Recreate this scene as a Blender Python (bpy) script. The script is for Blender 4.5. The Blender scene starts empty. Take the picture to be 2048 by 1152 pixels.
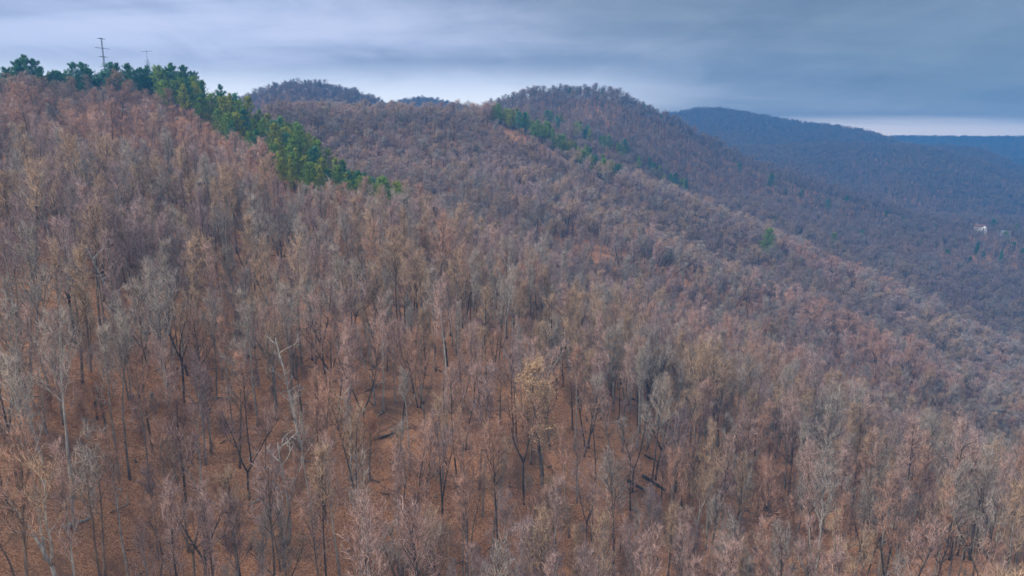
import bpy, math, random
import numpy as np
from mathutils import Vector

# ------------------------------------------------------------------ camera, sky, sun, exposure
S = bpy.context.scene
COL = S.collection
F = 1365.0                      # focal length in photo pixels (2048 wide)
HOR = 290.0                     # row of the true horizon in the photo
PITCH = math.atan((576 - HOR) / F)

cam = bpy.data.cameras.new("camera")
cam.lens = 24.0
cam.sensor_width = 36.0
cam.clip_start = 1.0
cam.clip_end = 30000.0
camo = bpy.data.objects.new("camera", cam)
camo.location = (0, 0, 0)
camo.rotation_euler = (math.pi / 2 - PITCH, 0, 0)
COL.objects.link(camo)
S.camera = camo

S.view_settings.view_transform = 'Standard'
S.view_settings.look = 'None'
S.view_settings.gamma = 1.0
S.view_settings.use_curve_mapping = False
S.view_settings.exposure = 1.3
cy = S.cycles
cy.max_bounces = 4
cy.diffuse_bounces = 2
cy.glossy_bounces = 1
cy.transmission_bounces = 1
cy.volume_bounces = 1
cy.transparent_max_bounces = 4
cy.caustics_reflective = False
cy.caustics_refractive = False
cy.use_denoising = True
cy.denoising_prefilter = 'ACCURATE'
cy.use_adaptive_sampling = False

SUN_EL, SUN_AZ = 42.0, -115.0   # azimuth clockwise from +Y: sun behind the camera's left shoulder
sun = bpy.data.lights.new("sun", 'SUN')
sun.energy = 1.5
sun.angle = math.radians(10)
sun.color = (1.0, 0.93, 0.86)
suno = bpy.data.objects.new("sun", sun)
COL.objects.link(suno)
_a, _e = math.radians(SUN_AZ), math.radians(SUN_EL)
sdir = Vector((math.sin(_a) * math.cos(_e), math.cos(_a) * math.cos(_e), math.sin(_e)))
suno.rotation_euler = sdir.to_track_quat('Z', 'Y').to_euler()
suno.location = sdir * 500

W = bpy.data.worlds.new("World")
S.world = W
W.use_nodes = True
nt = W.node_tree
nt.nodes.clear()


def N(t, kind, **kw):
    n = t.nodes.new(kind)
    for k, v in kw.items():
        setattr(n, k, v)
    return n


def put(t, sock, v):
    if hasattr(v, 'is_output'):
        t.links.new(v, sock)
    else:
        sock.default_value = v


def M(t, op, a, b=0.0, c=None, clamp=False):
    n = N(t, 'ShaderNodeMath', operation=op, use_clamp=clamp)
    put(t, n.inputs[0], a)
    put(t, n.inputs[1], b)
    if c is not None:
        put(t, n.inputs[2], c)
    return n.outputs[0]


def SM(t, x, lo, hi, a=0.0, b=1.0):
    n = N(t, 'ShaderNodeMapRange', interpolation_type='SMOOTHSTEP')
    put(t, n.inputs[0], x)
    for i, v in zip((1, 2, 3, 4), (lo, hi, a, b)):
        put(t, n.inputs[i], v)
    return n.outputs[0]


def MIX(t, f, a, b, blend='MIX'):
    n = N(t, 'ShaderNodeMix', data_type='RGBA', blend_type=blend)
    put(t, n.inputs[0], f)
    for s, v in ((n.inputs[6], a), (n.inputs[7], b)):
        if isinstance(v, tuple):
            v = (*v, 1.0) if len(v) == 3 else v
        put(t, s, v)
    return n.outputs[2]


def NOISE(t, vec, scale, detail=4.0, rough=0.55, dist=0.0):
    n = N(t, 'ShaderNodeTexNoise')
    put(t, n.inputs['Vector'], vec)
    n.inputs['Scale'].default_value = scale
    n.inputs['Detail'].default_value = detail
    n.inputs['Roughness'].default_value = rough
    n.inputs['Distortion'].default_value = dist
    return n.outputs[0]


def COMB(t, x, y, z):
    n = N(t, 'ShaderNodeCombineXYZ')
    for i, v in enumerate((x, y, z)):
        put(t, n.inputs[i], v)
    return n.outputs[0]


def build_sky():
    t = nt
    tc = N(t, 'ShaderNodeTexCoord')
    sep = N(t, 'ShaderNodeSeparateXYZ')
    t.links.new(tc.outputs['Generated'], sep.inputs[0])
    x, y, z = sep.outputs
    nish = N(t, 'ShaderNodeTexSky', sky_type='NISHITA')
    nish.sun_disc = False
    nish.sun_elevation = _e
    nish.sun_rotation = _a
    nish.altitude = 500
    # a stratus deck: flat layer seen in perspective, so coordinates are direction / height
    h = M(t, 'ADD', M(t, 'MAXIMUM', z, 0.0), 0.15)
    u = M(t, 'DIVIDE', x, h)
    v = M(t, 'DIVIDE', y, h)
    n1 = NOISE(t, COMB(t, M(t, 'MULTIPLY', u, 0.55), M(t, 'MULTIPLY', v, 1.0), 0.0), 0.55, 5.0, 0.52, 0.4)
    n2 = NOISE(t, COMB(t, M(t, 'MULTIPLY', u, 0.25), M(t, 'MULTIPLY', v, 1.3), 3.7), 1.1, 4.0, 0.5, 0.3)
    n3 = NOISE(t, COMB(t, u, M(t, 'MULTIPLY', v, 0.8), 9.1), 1.7, 6.0, 0.62, 0.5)
    # thicker, darker deck towards the right-hand part of the view
    az = M(t, 'ARCTAN2', x, y)
    side = M(t, 'ADD', az, M(t, 'MULTIPLY', M(t, 'SUBTRACT', z, 0.08), 1.2))
    side = M(t, 'ADD', side, M(t, 'MULTIPLY', M(t, 'SUBTRACT', n1, 0.5), 1.1))
    thick = SM(t, side, -0.25, 0.5)
    thin_c = (0.50, 0.555, 0.77)
    thick_c = (0.175, 0.22, 0.29)
    c = MIX(t, thick, thin_c, thick_c)
    streak = SM(t, M(t, 'ADD', M(t, 'MULTIPLY', n2, 0.55), M(t, 'MULTIPLY', n3, 0.45)), 0.32, 0.68)
    c = MIX(t, 1.0, c, MIX(t, streak, (0.66, 0.70, 0.75), (1.36, 1.30, 1.22)), 'MULTIPLY')
    # the clear slot under the deck
    zz = M(t, 'ADD', z, M(t, 'MULTIPLY', M(t, 'SUBTRACT', n2, 0.5), 0.03))
    glow_l = SM(t, zz, 0.115, 0.055)
    glow_l = M(t, 'MULTIPLY', glow_l, SM(t, az, 0.3, -0.02))
    glow_r = M(t, 'MULTIPLY', SM(t, zz, 0.040, 0.018), SM(t, az, 0.12, 0.3))
    glow = M(t, 'MAXIMUM', glow_l, M(t, 'MULTIPLY', glow_r, 0.8))
    c = MIX(t, glow, c, (1.25, 1.32, 1.42))
    c = MIX(t, 1.0, c, MIX(t, SM(t, z, .10, 0.0), (1, 1, 1), (2.2, 1.9, 1.6)), 'MULTIPLY')
    c = MIX(t, 1.0, c, MIX(t, M(t, 'MULTIPLY', SM(t, z, .06, .012), SM(t, az, .2, .33)), (1, 1, 1), (2.1, 1.85, 1.6)), 'MULTIPLY')
    # overcast luminance rises to the zenith
    zen = SM(t, z, 0.28, 0.9, 1.0, 2.0)
    zc = MIX(t, SM(t, z, 0.25, 0.6), c, (0.42, 0.47, 0.56))
    nv = N(t, 'ShaderNodeVectorMath', operation='SCALE')
    t.links.new(zc, nv.inputs[0])
    put(t, nv.inputs['Scale'], M(t, 'MULTIPLY', zen, 4.9))
    out = MIX(t, 0.94, nish.outputs[0], nv.outputs[0])
    bg = N(t, 'ShaderNodeBackground')
    bg.inputs['Strength'].default_value = 0.1
    t.links.new(out, bg.inputs['Color'])
    wo = N(t, 'ShaderNodeOutputWorld')
    t.links.new(bg.outputs[0], wo.inputs['Surface'])


build_sky()
W.cycles.sampling_method = 'MANUAL'
W.cycles.sample_map_resolution = 512

# ------------------------------------------------------------------ picture ray -> world ray
CP, SP = math.cos(PITCH), math.sin(PITCH)


def ray(px, py):
    """azimuth and slope (rise over horizontal run) of the sight line through a photo pixel"""
    dx, dy = (px - 1024) / F, (576 - py) / F
    wx, wy, wz = dx, CP + dy * SP, -SP + dy * CP
    hlen = math.hypot(wx, wy)
    return math.atan2(wx, wy), wz / hlen


def project(x, y, z):
    """photo pixel of a world point (used to pick which trees stand in view)"""
    dep = y * CP - z * SP
    up = y * SP + z * CP
    return 1024 + F * x / dep, 576 - F * up / dep, dep


# ------------------------------------------------------------------ terrain
def pchip(xk, yk, x):
    xk = np.asarray(xk, float); yk = np.asarray(yk, float)
    hh = np.diff(xk); d = np.diff(yk) / hh
    m = np.zeros_like(yk)
    w1 = 2 * hh[1:] + hh[:-1]; w2 = hh[1:] + 2 * hh[:-1]
    same = d[1:] * d[:-1] > 0
    with np.errstate(divide='ignore', invalid='ignore'):
        mm = (w1 + w2) / (w1 / d[:-1] + w2 / d[1:])
    m[1:-1] = np.where(same, mm, 0)
    m[0], m[-1] = d[0], d[-1]
    i = np.clip(np.searchsorted(xk, x) - 1, 0, len(xk) - 2)
    s = (x - xk[i]) / hh[i]
    s = np.clip(s, -0.3, 1.0)
    h00 = 2*s**3 - 3*s**2 + 1; h10 = s**3 - 2*s**2 + s
    h01 = -2*s**3 + 3*s**2; h11 = s**3 - s**2
    return h00*yk[i] + h10*hh[i]*m[i] + h01*yk[i+1] + h11*hh[i]*m[i+1]


# ground profiles by column: photo x, then (photo y of the ground, horizontal distance in m)
PROFILES = [
    (-260, [(1152, 68), (860, 90), (640, 122), (450, 170), (330, 240), (225, 330), (300, 430), (400, 620)]),
    (0,    [(1152, 70), (860, 92), (610, 126), (420, 175), (300, 248), (213, 335), (290, 430), (400, 620)]),
    (280,  [(1152, 75), (860, 96), (640, 126), (430, 185), (300, 262), (212, 350), (280, 440), (390, 620)]),
    (420,  [(1152, 75), (860, 96), (640, 128), (440, 192), (320, 270), (228, 345), (300, 420), (340, 620)]),
    (560,  [(1152, 75), (860, 96), (650, 130), (470, 196), (380, 250), (302, 305), (345, 345), (243, 480), (340, 620)]),
    (740,  [(1152, 78), (860, 98), (660, 132), (510, 188), (424, 252), (430, 300), (372, 360), (246, 500), (340, 660)]),
    (1000, [(1152, 82), (860, 102), (660, 148), (559, 228), (394, 362), (318, 420), (252, 484), (290, 560), (330, 700)]),
    (1250, [(1152, 88), (860, 118), (740, 170), (658, 235), (500, 341), (376, 470), (395, 540), (400, 700)]),
    (1500, [(1152, 98), (880, 140), (800, 180), (748, 235), (612, 326), (479, 460), (440, 560), (410, 700)]),
    (1750, [(1152, 106), (950, 150), (900, 185), (858, 235), (722, 316), (590, 450), (520, 600), (458, 760)]),
    (2048, [(1152, 116), (1085, 160), (1052, 195), (1019, 230), (875, 300), (731, 440), (590, 620), (478, 790)]),
    (2300, [(1180, 122), (1140, 165), (1110, 195), (1080, 225), (990, 295), (835, 435), (660, 620), (520, 820)]),
]
VALLEY = -105.0
COLS = []
for px, prof in PROFILES:
    aa = ray(px, 270)[0]
    rs = [math.log(d) for _, d in prof]
    zs = [ray(px, py)[1] * d for py, d in prof]
    rs += [math.log(1150.0), math.log(6000.0)]
    zs += [min(zs[-1] - 20, VALLEY), VALLEY - 15]
    COLS.append((aa, rs, zs))
COL_AZ = np.array([c[0] for c in COLS])

# crests further back: photo (x, canopy y, distance), tree height, front slope, back slope, roundness
CRESTS = [
    # the middle spur that carries the second line of pines
    ([(1020, 232, 600), (1060, 214, 600), (1150, 246, 600), (1250, 304, 600), (1380, 368, 600), (1540, 436, 585), (1720, 500, 570), (1900, 560, 560)], 13, .30, .30, 18),
    # the flat-topped hill in the centre and its long right shoulder
    ([(900, 260, 700), (955, 217, 720), (1005, 190, 740), (1060, 176, 750), (1150, 174, 760), (1225, 176, 760), (1262, 192, 760), (1330, 224, 770),
      (1450, 290, 780), (1540, 329, 790), (1700, 378, 810), (1800, 408, 815), (1920, 439, 820), (2048, 468, 825), (2200, 510, 830)], 13, .36, .35, 22),
    # hill behind the saddle on the left
    ([(420, 215, 900), (505, 186, 900), (545, 167, 900), (585, 160, 900), (640, 162, 900), (700, 177, 900), (740, 191, 900), (790, 212, 900), (860, 240, 900)], 12, .28, .3, 20),
    # little blue hill in the gap
    ([(760, 215, 1350), (800, 199, 1350), (845, 192, 1350), (880, 198, 1350), (920, 208, 1350), (980, 222, 1350)], 12, .25, .3, 25),
    # dark ridge on the right
    ([(1250, 330, 1350), (1380, 305, 1350), (1480, 293, 1350), (1600, 288, 1350), (1720, 287, 1350), (1830, 290, 1350), (1890, 305, 1335), (1960, 322, 1325), (2048, 350, 1310), (2200, 390, 1310)], 11, .30, .35, 40),
    ([(1700, 300, 1600), (1830, 291, 1600), (1900, 292, 1600), (1960, 298, 1600), (2000, 312, 1600), (2048, 336, 1600), (2150, 380, 1600)], 11, .3, .35, 40),
    # tallest blue ridge
    ([(1200, 262, 1750), (1330, 228, 1750), (1390, 219, 1750), (1430, 216, 1750), (1480, 222, 1750), (1560, 239, 1750), (1620, 245, 1750), (1690, 254, 1750), (1720, 258, 1750),
      (1770, 273, 1750), (1820, 288, 1750), (1900, 310, 1750), (2050, 350, 1750)], 11, .32, .4, 40),
    # last range on the horizon
    ([(-300, 292, 2700), (600, 288, 2700), (1300, 282, 2700), (1800, 279, 2700), (2048, 280, 2700), (2400, 285, 2700)], 0, .2, .3, 80),
]
CR = []
for pts, th, sf, sb, w in CRESTS:
    aa, zz, dd = [], [], []
    for px, py, d in pts:
        a, tt = ray(px, py)
        aa.append(a); zz.append(tt * d - th); dd.append(d)
    CR.append((np.array(aa), np.array(zz), np.array(dd), sf, sb, w))


def hash2(ix, iy, seed):
    n = (ix * 374761393 + iy * 668265263 + seed * 974634777) & 0x7fffffff
    n = ((n ^ (n >> 13)) * 1274126177) & 0x7fffffff
    return ((n ^ (n >> 16)) & 0xffff) / 65535.0


def vnoise(x, y, seed=0):
    ix = np.floor(x).astype(np.int64); iy = np.floor(y).astype(np.int64)
    fx = x - ix; fy = y - iy
    fx = fx*fx*fx*(fx*(fx*6-15)+10); fy = fy*fy*fy*(fy*(fy*6-15)+10)
    a = hash2(ix, iy, seed); b = hash2(ix+1, iy, seed); c = hash2(ix, iy+1, seed); d = hash2(ix+1, iy+1, seed)
    return (a*(1-fx)+b*fx)*(1-fy) + (c*(1-fx)+d*fx)*fy - 0.5


def smax(a, b, k):
    hh = np.clip(0.5 + 0.5*(a-b)/k, 0, 1)
    return b*(1-hh) + a*hh + k*hh*(1-hh)


def spur(x, y):
    """+1 on the side spurs that run down the right-hand slope, -1 in the draws between them"""
    r = np.hypot(x, y); az = np.arctan2(x, y)
    r = r * (1 + .10 * vnoise(x / 55, y / 55, 5))
    c, b, a = (np.interp(az, aa, dd) for aa, dd in SPUR_LINES)
    ph = np.where(r < c, r / c, np.where(r < b, 1 + (r - c) / (b - c), np.where(r < a, 2 + (r - b) / (a - b), 3 + (r - a) / 150)))
    return np.cos(2 * np.pi * np.clip(ph, .5, 3.5))


# the three side spurs as seen in the photo: (x, canopy y, distance), nearest first
SPUR_LINES = []
for pts in ([(700, 420, 215), (900, 455, 225), (1000, 500, 230), (1250, 600, 235), (1500, 690, 235), (1750, 800, 235), (2048, 960, 230), (2300, 1100, 225)],
            [(700, 260, 370), (870, 300, 372), (1050, 370, 360), (1200, 440, 345), (1400, 530, 330), (1600, 610, 322), (1800, 700, 312), (2048, 830, 300), (2300, 960, 295)],
            [(700, 200, 495), (900, 200, 488), (985, 215, 484), (1220, 330, 470), (1480, 440, 460), (1750, 560, 450), (2048, 700, 440), (2300, 800, 435)]):
    SPUR_LINES.append((np.array([ray(px, py)[0] for px, py, _ in pts]), np.array([float(d) for _, _, d in pts])))


def ground(x, y):
    x = np.atleast_1d(np.asarray(x, float)); y = np.atleast_1d(np.asarray(y, float))
    r = np.hypot(x, y) + 1e-6
    az = np.arctan2(x, y)
    lr = np.log(np.clip(r, 30, 6000))
    vals = np.stack([pchip(c[1], c[2], lr) for c in COLS])          # columns x points
    azc = np.clip(az, COL_AZ[0], COL_AZ[-1])
    i = np.clip(np.searchsorted(COL_AZ, azc) - 1, 0, len(COL_AZ) - 2)
    idx = np.arange(len(r))
    a0, a1 = COL_AZ[i], COL_AZ[i+1]
    s = (azc - a0) / (a1 - a0)
    im, ip = np.maximum(i-1, 0), np.minimum(i+2, len(COL_AZ)-1)
    v0, v1 = vals[i, idx], vals[i+1, idx]
    den0 = COL_AZ[i+1]-COL_AZ[im]; den1 = COL_AZ[ip]-COL_AZ[i]
    m0 = (v1 - vals[im, idx]) / den0 * (a1-a0) * 0.8
    m1 = (vals[ip, idx] - v0) / den1 * (a1-a0) * 0.8
    z = (2*s**3-3*s**2+1)*v0 + (s**3-2*s**2+s)*m0 + (-2*s**3+3*s**2)*v1 + (s**3-s**2)*m1
    # spurs and draws that run down the right-hand slope
    ripple = spur(x, y)
    amp = np.clip((az + .16) / .22, 0, 1) * np.clip((r - 130) / 90, 0, 1) * np.clip((620 - r) / 80, 0, 1)
    z = z + amp * 3.6 * (ripple - 1)
    for aa, zz, dd, sf, sb, w in CR:
        zc = np.interp(az, aa, zz); dc = np.interp(az, aa, dd)
        off = np.where(az < aa[0], aa[0] - az, np.where(az > aa[-1], az - aa[-1], 0.0))
        zc = zc - off * dc * 0.35
        dr = r - dc
        fall = np.where(dr < 0, sf, sb) * (np.sqrt(dr*dr + w*w) - w)
        zr = zc - fall + 0.03 * np.minimum(np.abs(dr), 200) * vnoise(az * dc / 70, r / 140, 11) * 2
        z = smax(z, zr, 6.0)
    z = z + 3.0 * vnoise(x/45, y/45, 1) * np.clip(r/150, .4, 1) + 1.0 * vnoise(x/14, y/14, 2) + 0.15 * vnoise(x/4.2, y/4.2, 3)
    return z


# ------------------------------------------------------------------ mesh helpers
def mesh_from(name, verts, faces_flat, loop_tot, mats=(), smooth=True, mat_idx=None):
    me = bpy.data.meshes.new(name)
    verts = np.ascontiguousarray(verts, dtype=np.float32)
    me.vertices.add(len(verts))
    me.vertices.foreach_set("co", verts.ravel())
    faces_flat = np.ascontiguousarray(faces_flat, dtype=np.int32)
    loop_tot = np.ascontiguousarray(loop_tot, dtype=np.int32)
    me.loops.add(len(faces_flat))
    me.loops.foreach_set("vertex_index", faces_flat)
    me.polygons.add(len(loop_tot))
    starts = np.concatenate(([0], np.cumsum(loop_tot)[:-1])).astype(np.int32)
    me.polygons.foreach_set("loop_start", starts)
    me.polygons.foreach_set("loop_total", loop_tot)
    if smooth:
        me.polygons.foreach_set("use_smooth", np.ones(len(loop_tot), dtype=bool))
    if mat_idx is not None:
        me.polygons.foreach_set("material_index", np.ascontiguousarray(mat_idx, dtype=np.int32))
    for m in mats:
        me.materials.append(m)
    me.update(calc_edges=True)
    return me


class MB:
    """collects tubes, spikes, boxes and quads into one mesh"""
    def __init__(self):
        self.v, self.f, self.t, self.n = [], [], [], 0

    def add(self, v, f, tot):
        v = np.asarray(v, float)
        self.v.append(v)
        self.f.append(np.asarray(f).ravel() + self.n)
        self.t.append(np.asarray(tot).ravel())
        self.n += len(v)

    def tube(self, pts, rad, n=6, cap=True):
        pts = np.asarray(pts, float); k = len(pts)
        d = np.gradient(pts, axis=0)
        d /= np.linalg.norm(d, axis=1)[:, None] + 1e-9
        ref = np.array([0.37, 0.91, 0.19]) if abs(d[0][0]) > 0.8 else np.array([0.93, 0.21, 0.30])
        u = np.cross(d, ref); u /= np.linalg.norm(u, axis=1)[:, None] + 1e-9
        w = np.cross(d, u)
        a = np.arange(n) * 2 * np.pi / n
        rad = np.broadcast_to(np.asarray(rad, float), (k,))
        ring = pts[:, None, :] + rad[:, None, None] * (np.cos(a)[None, :, None]*u[:, None, :] + np.sin(a)[None, :, None]*w[:, None, :])
        i = np.arange(k-1)[:, None] * n; j = np.arange(n)[None, :]; j2 = (j + 1) % n
        q = np.stack([i+j, i+j2, i+n+j2, i+n+j], -1).reshape(-1, 4)
        self.add(ring.reshape(-1, 3), q, np.full(len(q), 4))
        if cap:
            base = self.n - k*n
            self.f.append(np.arange(base + (k-1)*n, base + k*n)); self.t.append(np.array([n]))
            self.f.append(np.arange(base + n - 1, base - 1, -1)); self.t.append(np.array([n]))

    def spikes(self, p, d, L, w, rng):
        """three-sided tapering needles, all at once"""
        m = len(p)
        d = d / (np.linalg.norm(d, axis=1)[:, None] + 1e-9)
        ref = rng.normal(size=(m, 3))
        u = np.cross(d, ref); u /= np.linalg.norm(u, axis=1)[:, None] + 1e-9
        v = np.cross(d, u)
        vs = np.empty((m, 4, 3))
        for k in range(3):
            a = 2*np.pi*k/3
            vs[:, k] = p + (w*0.5)[:, None] * (math.cos(a)*u + math.sin(a)*v)
        vs[:, 3] = p + d * L[:, None]
        b = np.arange(m)[:, None] * 4
        f = np.concatenate([b + np.array([[0, 1, 3]]), b + np.array([[1, 2, 3]]), b + np.array([[2, 0, 3]])], 0)
        self.add(vs.reshape(-1, 3), f, np.full(3*m, 3))

    def leaves(self, p, size, rng):
        m = len(p)
        u = rng.normal(size=(m, 3)); u /= np.linalg.norm(u, axis=1)[:, None]
        v = np.cross(u, rng.normal(size=(m, 3))); v /= np.linalg.norm(v, axis=1)[:, None]
        s = (size * rng.uniform(.6, 1.3, m))[:, None]
        vs = np.stack([p - u*s*.7, p + v*s*.4, p + u*s*.7, p - v*s*.4], 1)
        f = np.arange(4*m)
        self.add(vs.reshape(-1, 3), f, np.full(m, 4))

    def box(self, c, s, rz=0.0):
        x, y, z = [q/2 for q in s]
        v = np.array([[-x,-y,-z],[x,-y,-z],[x,y,-z],[-x,y,-z],[-x,-y,z],[x,-y,z],[x,y,z],[-x,y,z]])
        ca, sa = math.cos(rz), math.sin(rz)
        v = np.stack([v[:,0]*ca - v[:,1]*sa, v[:,0]*sa + v[:,1]*ca, v[:,2]], 1) + np.array(c)
        f = [0,3,2,1, 4,5,6,7, 0,1,5,4, 1,2,6,5, 2,3,7,6, 3,0,4,7]
        self.add(v, f, [4]*6)

    def poly(self, v, faces):
        self.add(v, [i for f in faces for i in f], [len(f) for f in faces])

    def mesh(self, name, mats, smooth=True):
        return mesh_from(name, np.concatenate(self.v), np.concatenate(self.f), np.concatenate(self.t), mats, smooth)


def link(name, me, parent=None, loc=None):
    o = bpy.data.objects.new(name, me)
    COL.objects.link(o)
    if parent is not None:
        o.parent = parent
    if loc is not None:
        o.location = loc
    return o


def empty(name, loc, rz=0.0, s=1.0, label=None, cat=None, group=None):
    o = bpy.data.objects.new(name, None)
    o.empty_display_size = 0.5
    COL.objects.link(o)
    o.location = loc
    o.rotation_euler = (0, 0, rz)
    o.scale = (s, s, s)
    tag(o, label, cat, group)
    return o


def tag(o, label=None, cat=None, group=None, kind=None):
    if label: o["label"] = label
    if cat: o["category"] = cat
    if group: o["group"] = group
    if kind: o["kind"] = kind
    return o


# ------------------------------------------------------------------ materials
def new_mat(name):
    m = bpy.data.materials.new(name)
    m.use_nodes = True
    t = m.node_tree
    t.nodes.clear()
    b = N(t, 'ShaderNodeBsdfPrincipled')
    b.inputs['Roughness'].default_value = 0.9
    b.inputs['Specular IOR Level'].default_value = 0.15
    o = N(t, 'ShaderNodeOutputMaterial')
    t.links.new(b.outputs[0], o.inputs[0])
    return m, t, b


def tint_attr(t, name):
    n = N(t, 'ShaderNodeAttribute', attribute_type='INSTANCER', attribute_name=name)
    return n.outputs['Color']


def make_tinted(name, attr, lo, hi, scale, stretch=(1, 1, 1), rough=0.9, island=None):
    """per-tree colour, varied by a noise that belongs to the bark or twigs themselves"""
    m, t, b = new_mat(name)
    tc = N(t, 'ShaderNodeTexCoord')
    mp = N(t, 'ShaderNodeMapping')
    mp.inputs['Scale'].default_value = stretch
    t.links.new(tc.outputs['Object'], mp.inputs[0])
    n = NOISE(t, mp.outputs[0], scale, 4.0, 0.6)
    f = SM(t, n, 0.3, 0.7)
    k = MIX(t, f, lo, hi)
    c = MIX(t, 1.0, tint_attr(t, attr), k, 'MULTIPLY')
    if island:                                  # every twig or needle bunch has its own tone
        g = N(t, 'ShaderNodeNewGeometry')
        v = SM(t, g.outputs['Random Per Island'], 0.0, 1.0, *island)
        c = MIX(t, 1.0, c, COMB(t, v, v, v), 'MULTIPLY')
    t.links.new(c, b.inputs['Base Color'])
    b.inputs['Roughness'].default_value = rough
    return m


MAT_BARK = make_tinted("bark", "bark", (.55, .55, .55), (1.35, 1.33, 1.28), 3.0, (1, 1, .22))
MAT_TWIG = make_tinted("twigs", "tint", (.75, .75, .78), (1.25, 1.22, 1.18), 0.7, island=(.32, 1.62))
MAT_NEEDLE = make_tinted("pine needles", "tint", (.6, .65, .6), (1.35, 1.3, 1.2), 1.1, island=(.5, 1.5))
MAT_LEAF = make_tinted("dry leaves", "tint", (.6, .5, .45), (1.3, 1.3, 1.3), 2.3)


def make_ground_mat():
    m, t, b = new_mat("leaf litter")
    tc = N(t, 'ShaderNodeTexCoord')
    P = tc.outputs['Object']
    v = N(t, 'ShaderNodeTexVoronoi')
    t.links.new(P, v.inputs['Vector'])
    v.inputs['Scale'].default_value = 5.5
    sp = N(t, 'ShaderNodeSeparateColor')
    t.links.new(v.outputs['Color'], sp.inputs[0])
    rp = N(t, 'ShaderNodeValToRGB')
    el = rp.color_ramp.elements
    el[0].position, el[0].color = 0.0, (.085, .047, .03, 1)
    el[1].position, el[1].color = 1.0, (.60, .37, .21, 1)
    for pos, c in ((.2, (.19, .09, .05, 1)), (.5, (.40, .185, .09, 1)), (.8, (.55, .275, .14, 1))):
        e = el.new(pos); e.color = c
    v2 = N(t, 'ShaderNodeTexVoronoi')
    t.links.new(P, v2.inputs['Vector'])
    v2.inputs['Scale'].default_value = 13.0
    sp2 = N(t, 'ShaderNodeSeparateColor')
    t.links.new(v2.outputs['Color'], sp2.inputs[0])
    mixed = M(t, 'ADD', M(t, 'MULTIPLY', sp.outputs[0], .45), M(t, 'MULTIPLY', sp2.outputs[0], .55))
    t.links.new(mixed, rp.inputs[0])
    c = rp.outputs[0]
    n1 = NOISE(t, P, 0.12, 5, .6, .5)
    c = MIX(t, SM(t, n1, .46, .70, 0, .85), c, (.13, .075, .048))
    n2 = NOISE(t, P, 0.5, 5, .65)
    c = MIX(t, SM(t, n2, .5, .8, 0, .6), c, (.20, .105, .06))
    n3 = NOISE(t, P, 0.45, 5, .7)
    c = MIX(t, SM(t, n3, .62, .76, 0, .4), c, (.075, .075, .04))
    t.links.new(c, b.inputs['Base Color'])
    bp = N(t, 'ShaderNodeBump')
    bp.inputs['Strength'].default_value = 0.35
    bp.inputs['Distance'].default_value = 0.05
    t.links.new(NOISE(t, P, 3.0, 3, .6), bp.inputs['Height'])
    t.links.new(bp.outputs[0], b.inputs['Normal'])
    return m


MAT_GROUND = make_ground_mat()


# ------------------------------------------------------------------ the ground sheet
def build_ground():
    na, nr = 760, 620
    az = np.radians(np.linspace(-80, 80, na))
    r = np.exp(np.linspace(math.log(12), math.log(3300), nr))
    A, R = np.meshgrid(az, r)
    x = (R*np.sin(A)).ravel(); y = (R*np.cos(A)).ravel()
    z = ground(x, y)
    i = np.arange(nr-1)[:, None]*na; j = np.arange(na-1)[None, :]
    q = np.stack([i+j, i+j+1, i+na+j+1, i+na+j], -1).reshape(-1, 4)
    q = q[:, ::-1]
    me = mesh_from("ground", np.stack([x, y, z], 1), q.ravel(), np.full(len(q), 4), [MAT_GROUND])
    o = link("ground", me)
    tag(o, kind="structure")
    return o


build_ground()

# ------------------------------------------------------------------ bare trees: prototypes
def unit(v):
    return v / (np.linalg.norm(v, axis=-1, keepdims=True) + 1e-9)


def grow(rng, p, d, L, nseg, wob, up):
    """a wandering branch axis; up bends it towards the light"""
    pts = [np.array(p, float)]
    d = unit(np.array(d, float))
    for _ in range(nseg):
        d = unit(d + rng.normal(size=3)*wob + np.array([0, 0, up]))
        pts.append(pts[-1] + d*L/nseg)
    return np.array(pts)


def along(pts, s):
    k = (len(pts)-1)*s
    i = int(min(len(pts)-2, math.floor(k)))
    f = k - i
    return pts[i]*(1-f) + pts[i+1]*f, unit(pts[i+1]-pts[i])


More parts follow.
